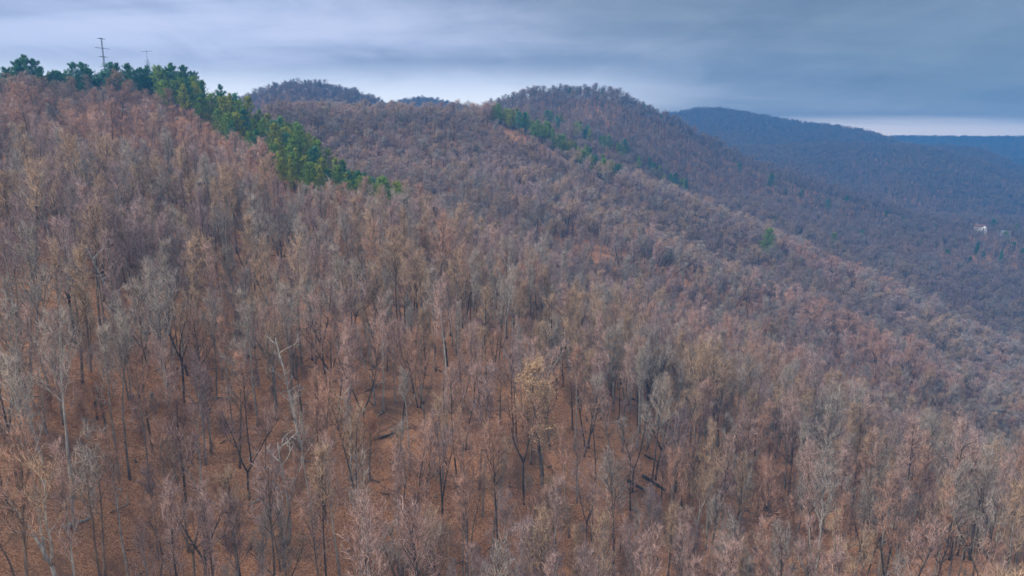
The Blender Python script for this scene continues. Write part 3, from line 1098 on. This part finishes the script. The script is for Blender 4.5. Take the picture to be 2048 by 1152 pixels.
for key, pts in BELTS.items():
    for i, (x, y, s_) in enumerate(pts):
        z = float(ground(x, y)[0])
        f = int(rq.choice(6, p=[.30, .06, .18, .28, .10, .08]))
        g = int(rq.choice(4, p=BELT_GREEN[key]))
        s = rq.uniform(.85, 1.2)
        if key in ('hill', 'top'):
            s *= .8
        if key == 'second':
            s *= .88 + .22*s_
        if key == 'third':
            s *= 1.1
        if key == 'summit':
            s *= 1.1
            f = int(rq.choice([0, 2, 3, 3]))
        if key == 'near':
            s *= 1.0 - .08*s_
        L = f"{PINE_FORMS[f][0]} {GREENS[g][0]} pine, {ordinal(i)} {BELT_TEXT[key]}"
        place_pine(x, y, z, f, g, s, rq.uniform(0, 6.28), L, BELT_GROUP[key], rq.uniform(.8, 1.25))
LONE_TEXT = [
    "tallest lone pine on the right slope above the fog", "lone pine next uphill of the fog on the right", "dark lone pine low on the flat-topped hill's shoulder", "bright round pine below the end of the second belt",
    "small lone pine in the brown trees above the right slope", "small pine under the flat-topped hill's shoulder", "lone pine among grey trees left of the houses", "lone pine above the tall lone pine",
    "small pine on the slope below the houses' row", "pine close behind the white house", "pine in front of the grey house", "small pine uphill of the houses", "small dark pine on the shoulder's lower end",
    "pine downhill of the white house", "pine at the grey house's far end", "smallest pine beside the dark lone pine", "lone pine just beyond the near belt", "lone dark pine on the hill behind the saddle",
    "small pine at the far left of the pines below the houses", "low pine downhill and left of the white house", "pine lowest on the left in the loose pines below the houses", "dark pine lowest under the white house", "small pine between the two houses' downhill pines",
    "tall pine straight below the grey house", "pine just under the grey house's far end", "tallest dark pine at the right edge below the houses", "smallest pine uphill of the loose pines below the houses", "small lone pine on the shoulder far left of the houses",
]
for (x, y, z, h), (px, py, _), tx in zip(LONEP, LONE, LONE_TEXT):
    f = int(rq.choice([0, 1, 3])); g = int(rq.choice([0, 2, 3]))
    if tx.startswith("bright"): f, g = 3, 1
    if "dark" in tx: g = 2
    if tx.startswith("tallest lone"): f, g = 0, 0
    place_pine(x, y, z, f, g, h/14.0*1.35, rq.uniform(0, 6.28), tx, "lone pines among the bare trees")


# ------------------------------------------------------------------ oaks that keep their leaves
OAK = [bare_tree(500 + k, H=16, r0=.26, first=.34, spread=.33, ang=54, nl=17, leaves=6500) for k in range(2)]
OAKM = [(a.mesh("trunk", [MAT_BARK]), b.mesh("crown", [MAT_TWIG], False), c.mesh("leaves", [MAT_LEAF], False)) for a, b, c in OAK]
OAK_TEXT = ["big oak full of tan leaves in the middle of the lower slope", "small tan-leaved oak beside the big one's uphill flank", "small tan-leaved oak at the big oak's far right", "yellowish oak at the bottom edge under the big oak",
            "tan-topped oak on the right slope below the fog", "half-leaved oak uphill of the fallen logs", "low russet-leaved oak at the lower left", "low orange-leaved oak between grey trunks on the lower slope",
            "orange-leaved oak alone high on the middle slope", "small orange-leaved oak on the left slope", "golden oak far down the right slope", "brown-leaved oak in the lower right wood"]
OAK_COL = [(.54, .37, .20), (.52, .30, .16), (.55, .34, .18), (.48, .32, .16), (.50, .32, .16), (.48, .27, .14), (.48, .22, .10), (.55, .24, .09), (.62, .24, .07), (.56, .24, .09), (.52, .33, .13), (.38, .20, .10)]
for k, ((x, y, z, s), tx, c) in enumerate(zip(OAKP, OAK_TEXT, OAK_COL)):
    e = empty("oak_tree", (x, y, z), rq.uniform(0, 6.28), s, tx, "oak", "oaks that keep dry leaves")
    for nm, me in zip(("trunk", "crown", "leaves"), OAKM[k % 2]):
        o = link(nm, me, e)
        o["bark"] = (.16, .13, .11)
        o["tint"] = c if nm == "leaves" else (.33, .24, .18)


# ------------------------------------------------------------------ dead snags with bleached limbs
def snag(seed, H):
    rng = np.random.default_rng(seed)
    tr, lm = MB(), MB()
    ax = grow(rng, (0, 0, -.5), (rng.normal()*.12, rng.normal()*.12, 1), H, 8, .07, .02)
    tr.tube(ax, np.linspace(.20, .05, 9), 7)
    for i in range(9):
        s = .4 + .58*(i + rng.uniform())/9
        p, d = along(ax, s)
        aa = i*2.3 + rng.uniform(-.5, .5); an = math.radians(rng.uniform(35, 75))
        dd = (math.cos(aa)*math.sin(an), math.sin(aa)*math.sin(an), math.cos(an))
        L = rng.uniform(1.4, 3.8)
        b = grow(rng, p, dd, L, 6, .12, .07)
        lm.tube(b, np.linspace(.065, .025, 7), 5)
        for q in range(4):
            p2, d2 = along(b, rng.uniform(.3, .95))
            d3 = unit(d2*.6 + rng.normal(size=3)*.7 + np.array([0, 0, .3]))
            lm.tube(grow(rng, p2, d3, L*rng.uniform(.25, .5), 4, .2, .05), np.linspace(.04, .012, 5), 4)
    return tr.mesh("trunk", [MAT_BARK]), lm.mesh("limb", [MAT_BARK])


SNAGM = [snag(700 + k, h) for k, h in enumerate((15, 17, 13))]
SNAG_TEXT = ["below the open middle of the slope", "left of the open middle slope", "under the near pine belt's middle", "under the near pine belt's upper half", "with white crown limbs on the middle slope",
             "beside the tall straight trunk on the upper slope", "standing by the long fallen log", "above the big tan oak", "in the dense trees high on the middle slope", "at the near pine belt's lower end",
             "on the left orange slope", "uphill of the forked dark tree", "far right below the fog", "right of the fallen logs", "at the bottom edge of the lower slope"]
for k, ((x, y, z), tx) in enumerate(zip(SNAGP, SNAG_TEXT)):
    e = empty("dead_tree", (x, y, z), rq.uniform(0, 6.28), rq.uniform(.85, 1.15), "bleached dead tree " + tx, "dead tree", "bleached dead trees")
    for nm, me in zip(("trunk", "limb"), SNAGM[k % 3]):
        o = link(nm, me, e)
        o["bark"] = (.34, .32, .29) if nm == "trunk" else (.43, .40, .355)
        o["tint"] = (.5, .47, .42)


# ------------------------------------------------------------------ fallen logs
LOG_TEXT = ["long dark fallen trunk lying across the slope behind the logs", "thick mossy log, upper of the parallel pair", "thick mossy log, lower of the parallel pair", "thin pale pole lying level between the trunks",
            "short dark log just above the parallel pair", "dark fallen log near the forked dark tree", "short log beside the tall straight trunk", "grey fallen log in the lower left corner"]
for k, ((x0, y0, x1, y1), tx) in enumerate(zip(LOGS, LOG_TEXT)):
    a = np.array(at(x0, y0)); b = np.array(at(x1, y1))
    rng = np.random.default_rng(40 + k)
    n = 9
    th = [.26, .34, .32, .10, .16, .20, .18, .22][k]
    pts = np.array([a*(1-s) + b*s for s in np.linspace(0, 1, n)])
    gz = ground(pts[:, 0], pts[:, 1])
    pts[:, 2] = np.maximum(gz, np.linspace(gz[0], gz[-1], n)) + th*.7
    pts = pts + np.stack([rng.normal(size=n)*.06, rng.normal(size=n)*.06, np.zeros(n)], 1)
    c0 = pts.mean(0)
    mb = MB()
    mb.tube(pts - c0, np.linspace(th, th*.6, n), 9)
    for q in range(3):
        p, d = along(pts - c0, rng.uniform(.3, .95))
        mb.tube(grow(rng, p, unit(d*.5 + rng.normal(size=3)*.5 + np.array([0, 0, .6])), rng.uniform(.8, 2.2), 4, .15, .02), np.linspace(th*.3, .02, 5), 5)
    o = link("fallen_log", mb.mesh("fallen_log", [MAT_BARK]), None, c0)
    o["bark"] = (.42, .36, .30) if k == 3 else (.28, .26, .24) if k == 7 else (.085, .075, .06)
    tag(o, tx, "log", "fallen logs on the leaf litter")


# broken branches scattered on the litter
ns = 2600
sr = np.sqrt(rf.uniform(60**2, 230**2, ns)); sa = rf.uniform(-.68, .68, ns)
SP3 = np.stack([sr*np.sin(sa), sr*np.cos(sa)], 1)
SP3 = np.column_stack([SP3, ground(SP3[:, 0], SP3[:, 1]) + .03])
ss = rf.uniform(.18, .55, ns)
logs_ = [o for o in bpy.data.objects if o.name.startswith("fallen_log")]
sticks = stand("fallen_branches", SP3, np.stack([rf.normal(size=ns)*.1, rf.normal(size=ns)*.1, rf.uniform(0, 6.28, ns)], 1), np.stack([ss, ss, ss*.8], 1),
               rf.integers(0, 4, ns), np.array([BARKS[k][1] for k in rf.choice(4, ns, p=[.15, .5, .2, .15])]), np.ones((ns, 3))*.3,
               [(logs_[0],), (logs_[3],), (logs_[5],), (logs_[7],)])
tag(sticks, "broken branches and thin dead wood strewn over the leaf litter", "branches", kind="stuff")


# ------------------------------------------------------------------ plain materials
def plain(name, col, rough=.7, metal=0.0, var=.15, scale=3.0):
    m, t, b = new_mat(name)
    tc = N(t, 'ShaderNodeTexCoord')
    n = NOISE(t, tc.outputs['Object'], scale, 4, .6)
    lo = tuple(c*(1-var) for c in col); hi = tuple(min(1, c*(1+var)) for c in col)
    t.links.new(MIX(t, SM(t, n, .3, .7), lo, hi), b.inputs['Base Color'])
    b.inputs['Roughness'].default_value = rough
    b.inputs['Metallic'].default_value = metal
    return m


M_STEEL = plain("weathered steel", (.085, .09, .10), .6, .3)
M_WHITE = plain("white siding", (.80, .79, .76), .7)
M_ROOF = plain("red brown shingles", (.23, .125, .105), .85, 0, .3, 8)
M_GREYROOF = plain("grey shingles", (.32, .32, .33), .85, 0, .25, 8)
M_GREYWALL = plain("grey siding", (.52, .53, .55), .8)
M_GLASS = plain("dark window glass", (.03, .035, .045), .15)
M_CREAM = plain("cream block", (.62, .54, .42), .85)
M_ROCK = plain("pale rock", (.36, .31, .27), .95, 0, .45, 1.4)


# ------------------------------------------------------------------ antenna masts on the summit
def lattice(mb, H, w0, w1, z0=0.0, step=1.2, r=.05):
    leg = lambda k, z: np.array([math.cos(k*2.094+.3), math.sin(k*2.094+.3), 0])*((w0 + (w1-w0)*(z-z0)/H)) + np.array([0, 0, z])
    for k in range(3):
        mb.tube([leg(k, z0), leg(k, z0+H)], [r, r*.8], 5)
    z = z0
    while z < z0 + H - step*.5:
        for k in range(3):
            mb.tube([leg(k, z), leg((k+1) % 3, min(z+step, z0+H))], r*.6, 4)
            mb.tube([leg(k, z), leg((k+1) % 3, z)], r*.6, 4)
        z += step


def yagi(L, n, el, r=.05):
    """a boom with cross elements"""
    mb = MB()
    mb.tube([(-L/2, 0, 0), (L/2, 0, 0)], r, 5)
    for i in range(n):
        x = -L/2 + L*(i+.5)/n
        e_ = el*(1 - .35*i/n)
        mb.tube([(x, -e_/2, 0), (x, e_/2, 0)], r*.6, 4)
    return mb


def build_masts():
    x, y, z = on_ray(211, 352, 150)
    Htop = ray(211, 76)[1]*math.hypot(x, y) - z
    e = empty("antenna_mast", (x, y, z), .35, 1, "tall lattice antenna mast with three cross arms above the summit pines", "mast", "antenna masts on the summit")
    mb = MB(); lattice(mb, Htop, .42, .26, 0, 1.1, .075); link("tower", mb.mesh("tower", [M_STEEL], False), e)
    for (py, L, n, el) in ((78, 3.4, 5, 2.2), (97, 6.2, 4, 1.4), (114, 3.6, 5, 2.6), (133, 3.2, 3, 1.6)):
        zz = ray(211, py)[1]*math.hypot(x, y) - z
        o = link("antenna", yagi(L, n, el, .085).mesh("antenna", [M_STEEL], False), e, (0, 0, zz))
        o.rotation_euler = (0, 0, -.3 + .25*n)
    mb = MB()
    for k in range(3):
        a = k*2.094
        mb.tube([(0, 0, Htop*.72), (math.cos(a)*9, math.sin(a)*9, 0.2)], .02, 3)
    link("guy_wire", mb.mesh("guy_wire", [M_STEEL]), e)
    x, y, z = on_ray(298, 350, 150)
    rr = math.hypot(x, y)
    Htop = ray(298, 103)[1]*rr - z
    e = empty("antenna_mast", (x, y, z), -.2, 1, "shorter lattice mast with thin top pole and wide T-shaped antenna", "mast", "antenna masts on the summit")
    h1 = ray(298, 128)[1]*rr - z
    mb = MB(); lattice(mb, h1, .62, .42, 0, 1.1, .065); link("tower", mb.mesh("tower", [M_STEEL], False), e)
    mb = MB(); mb.tube([(0, 0, h1-1), (0, 0, Htop+.6)], [.09, .06], 6); link("pole", mb.mesh("pole", [M_STEEL]), e)
    link("antenna", yagi(5.2, 5, 1.0, .08).mesh("antenna", [M_STEEL], False), e, (0, 0, Htop))
    for k, (dx, dz, L) in enumerate(((-.9, -1.2, 3.0), (.8, -2.2, 2.6), (.4, .2, 1.6), (-.5, -3.6, 2.2))):
        mb = MB(); mb.tube([(dx, .2, h1+dz), (dx, .2, h1+dz+L)], .07, 5); mb.tube([(0, 0, h1+dz+.4), (dx, .2, h1+dz+.4)], .045, 4)
        link("whip_aerial", mb.mesh("whip_aerial", [M_STEEL]), e)
    # a lone mast far off on the blue ridge
    x, y, z = on_ray(1697, 1746)
    e = empty("antenna_mast", (x, y, z), 0, 1, "tiny reddish mast on the far blue ridge", "mast")
    mred = plain("red painted steel", (.45, .10, .07), .5)
    mb = MB(); lattice(mb, 17, .6, .4, 0, 3, .22); link("tower", mb.mesh("tower", [mred], False), e)
    mb = MB(); mb.tube([(-1.6, 0, 0), (1.6, 0, 0)], .25, 5); link("cross_arm", mb.mesh("cross_arm", [mred]), e, (0, 0, 16))


build_masts()


# ------------------------------------------------------------------ buildings
def gable_prism(w, d, h, over):
    """solid gable roof, ridge along x"""
    a, b = w/2 + over, d/2 + over
    t = .22
    v = [(-a, -b, 0), (a, -b, 0), (a, b, 0), (-a, b, 0), (-a, 0, h), (a, 0, h),
         (-a, -b, -t), (a, -b, -t), (a, b, -t), (-a, b, -t)]
    f = [(0, 1, 5, 4), (2, 3, 4, 5), (0, 4, 3), (1, 2, 5), (0, 6, 7, 1), (2, 8, 9, 3), (1, 7, 8, 2), (3, 9, 6, 0), (6, 9, 8, 7)]
    return v, f


def windows(e, spots, w, h, frame):
    for (x, y, z, face) in spots:
        fr = MB()
        if face == 'f':
            fr.box((x, y - .05, z), (w + .3, .1, h + .3)); pn = MB(); pn.box((x, y - .115, z), (w, .03, h))
        else:
            fr.box((x + .05*face, y, z), (.1, w + .3, h + .3)); pn = MB(); pn.box((x + .115*face, y, z), (.03, w, h))
        o = link("window", fr.mesh("window", [frame], False), e)
        link("pane", pn.mesh("pane", [M_GLASS], False), o)


def build_houses():
    x, y, z = HOUSE1
    face = -math.atan2(x, y)
    e = empty("house", (x, y, z + 3.4), face + .25, .64, "white two-storey house with red-brown gabled roof on the wooded valley side", "house")
    mb = MB(); mb.box((0, 0, -.7), (15, 9, 14.0)); link("wall", mb.mesh("wall", [M_WHITE], False), e)
    mb = MB(); v, f = gable_prism(15, 9, 3.9, .5); mb.poly(np.array(v) + (0, 0, 6.5), f); r = link("roof", mb.mesh("roof", [M_ROOF], False), e)
    c = MB(); c.box((-4.5, 1.2, 9.8), (1.0, 1.0, 3.0)); link("chimney", c.mesh("chimney", [M_GREYWALL], False), r)
    # projecting gable wing facing the valley
    mb = MB(); mb.box((3.4, -5.7, -.7), (6.4, 2.5, 14.0))
    mb.poly([(0.2, -6.95, 6.3), (6.6, -6.95, 6.3), (3.4, -6.95, 9.5), (0.2, -4.5, 6.3), (6.6, -4.5, 6.3), (3.4, -4.5, 9.5)], [(0, 1, 2), (5, 4, 3), (0, 2, 5, 3), (1, 4, 5, 2)])
    link("gable_wing", mb.mesh("gable_wing", [M_WHITE], False), e)
    mb = MB()
    mb.poly([(-.4, -7.3, 6.0), (3.4, -7.3, 9.8), (3.4, -1, 9.8), (-.4, -1, 6.0), (-.4, -7.3, 6.25), (3.4, -7.3, 10.05), (3.4, -1, 10.05), (-.4, -1, 6.25)],
            [(0, 3, 2, 1), (4, 5, 6, 7), (0, 1, 5, 4), (3, 7, 6, 2), (0, 4, 7, 3)])
    mb.poly([(7.2, -7.3, 6.0), (3.4, -7.3, 9.8), (3.4, -1, 9.8), (7.2, -1, 6.0), (7.2, -7.3, 6.25), (3.4, -7.3, 10.05), (3.4, -1, 10.05), (7.2, -1, 6.25)],
            [(0, 1, 2, 3), (4, 7, 6, 5), (0, 4, 5, 1), (3, 2, 6, 7), (0, 3, 7, 4)])
    link("gable_roof", mb.mesh("gable_roof", [M_ROOF], False), e)
    mb = MB(); mb.box((-3.8, -5.5, 1.6), (7.2, 2.0, .25))
    for q in (-7.2, -4.8, -2.4, -.6): mb.box((q, -6.4, -1.2), (.22, .22, 5.4))
    link("porch", mb.mesh("porch", [M_WHITE], False), e)
    windows(e, [(2.0, -6.95, 1.4, 'f'), (4.8, -6.95, 1.4, 'f'), (2.0, -6.95, 4.6, 'f'), (4.8, -6.95, 4.6, 'f'), (-5.6, -4.5, 4.4, 'f'), (-3.2, -4.5, 4.4, 'f'), (-1.0, -4.5, 4.4, 'f')], 1.3, 1.7, M_WHITE)
    x, y, z = HOUSE2
    e = empty("house", (x, y, z + 2.4), -math.atan2(x, y) - .2, .64, "low pale grey house half hidden behind a pine", "house")
    mb = MB(); mb.box((0, 0, -1.6), (17, 8, 10.6)); link("wall", mb.mesh("wall", [M_GREYWALL], False), e)
    mb = MB(); v, f = gable_prism(17, 8, 2.3, .5); mb.poly(np.array(v) + (0, 0, 3.92), f); link("roof", mb.mesh("roof", [M_GREYROOF], False), e)
    windows(e, [(q, -4, 1.6, 'f') for q in (-6.5, -4.2, -1.6, 1.2, 4.0)], 1.3, 1.5, M_WHITE)
    # small service huts on the summit
    for (P, s, tx, rm) in ((HUT1, 1.0, "small cream service hut under the taller mast", M_GREYROOF), (HUT2, .8, "low pale hut half hidden below the shorter mast", M_GREYROOF)):
        x, y, z = P
        e = empty("service_hut", (x, y, z), -math.atan2(x, y) + .4, s, tx, "hut", "service huts by the masts")
        mb = MB(); mb.box((0, 0, 1.2), (4.6, 3.6, 3.4)); link("wall", mb.mesh("wall", [M_CREAM], False), e)
        mb = MB(); mb.box((0, 0, 3.02), (5.2, 4.2, .24)); link("roof", mb.mesh("roof", [rm], False), e)
        mb = MB(); mb.box((1.0, -1.83, .95), (1.0, .06, 2.1)); link("door", mb.mesh("door", [M_STEEL], False), e)


build_houses()


# ------------------------------------------------------------------ pale outcrops below the summit
def build_rocks():
    spots = [(255, 225, 1.5), (330, 222, 1.2), (160, 232, 1.1), (270, 262, 1.0), (352, 240, .9), (210, 246, .8)]
    txt = ["largest pale rock outcrop below the summit", "pale rock outcrop below the shorter mast", "small pale rock at the summit's left", "pale boulder on the bare ground under the outcrops", "small boulder beside the upper pine belt", "smallest pale boulder below the taller mast"]
    for k, ((px, py, s), tx) in enumerate(zip(spots, txt)):
        x, y, z = at(px, py)
        rng = np.random.default_rng(900 + k)
        n, m = 14, 9
        th = np.linspace(0, np.pi, m)[:, None]; ph = (np.arange(n)*2*np.pi/n)[None, :]
        d = np.stack([np.sin(th)*np.cos(ph), np.sin(th)*np.sin(ph), np.cos(th)*np.ones_like(ph)], -1).reshape(-1, 3)
        rad = 1 + .5*(vnoise(d[:, 0]*2 + k*7, d[:, 1]*2 + d[:, 2]*1.7, 5)) + .3*vnoise(d[:, 0]*5, d[:, 2]*5 + d[:, 1]*4, 6)
        v = d*rad[:, None]*np.array([1.8, 1.2, .95])*s
        i = np.arange(m-1)[:, None]*n; j = np.arange(n)[None, :]; j2 = (j+1) % n
        q = np.stack([i+j, i+n+j, i+n+j2, i+j2], -1).reshape(-1, 4)
        mb = MB(); mb.add(v, q, np.full(len(q), 4))
        o = link("boulder", mb.mesh("boulder", [M_ROCK], False), None, (x, y, z + .25*s))
        o.rotation_euler = (0, 0, rng.uniform(0, 6))
        tag(o, tx, "boulder", "pale rocks below the summit")


build_rocks()


# ------------------------------------------------------------------ the air
def build_haze():
    me = bpy.data.meshes.new("haze")
    mb = MB()
    mb.box((0, 1600, (HAZE_TOP + HAZE_BOT)/2), (7000, 3800, HAZE_TOP - HAZE_BOT))
    m = bpy.data.materials.new("haze")
    m.use_nodes = True
    t = m.node_tree
    t.nodes.clear()
    pv = N(t, 'ShaderNodeVolumePrincipled')
    pv.inputs['Color'].default_value = (.06, .26, .56, 1)
    pv.inputs['Density'].default_value = HAZE_DENSITY
    pv.inputs['Anisotropy'].default_value = 0.0
    o = N(t, 'ShaderNodeOutputMaterial')
    t.links.new(pv.outputs[0], o.inputs['Volume'])
    ob = link("haze", mb.mesh("haze", [m], False))
    tag(ob, kind="stuff")


HAZE_DENSITY = 0.00062
HAZE_TOP = 106.0
HAZE_BOT = -215.0
build_haze()
print("counts", len(NEAR) + len(HEROP), len(FAR), nb, BELTS_DBG)
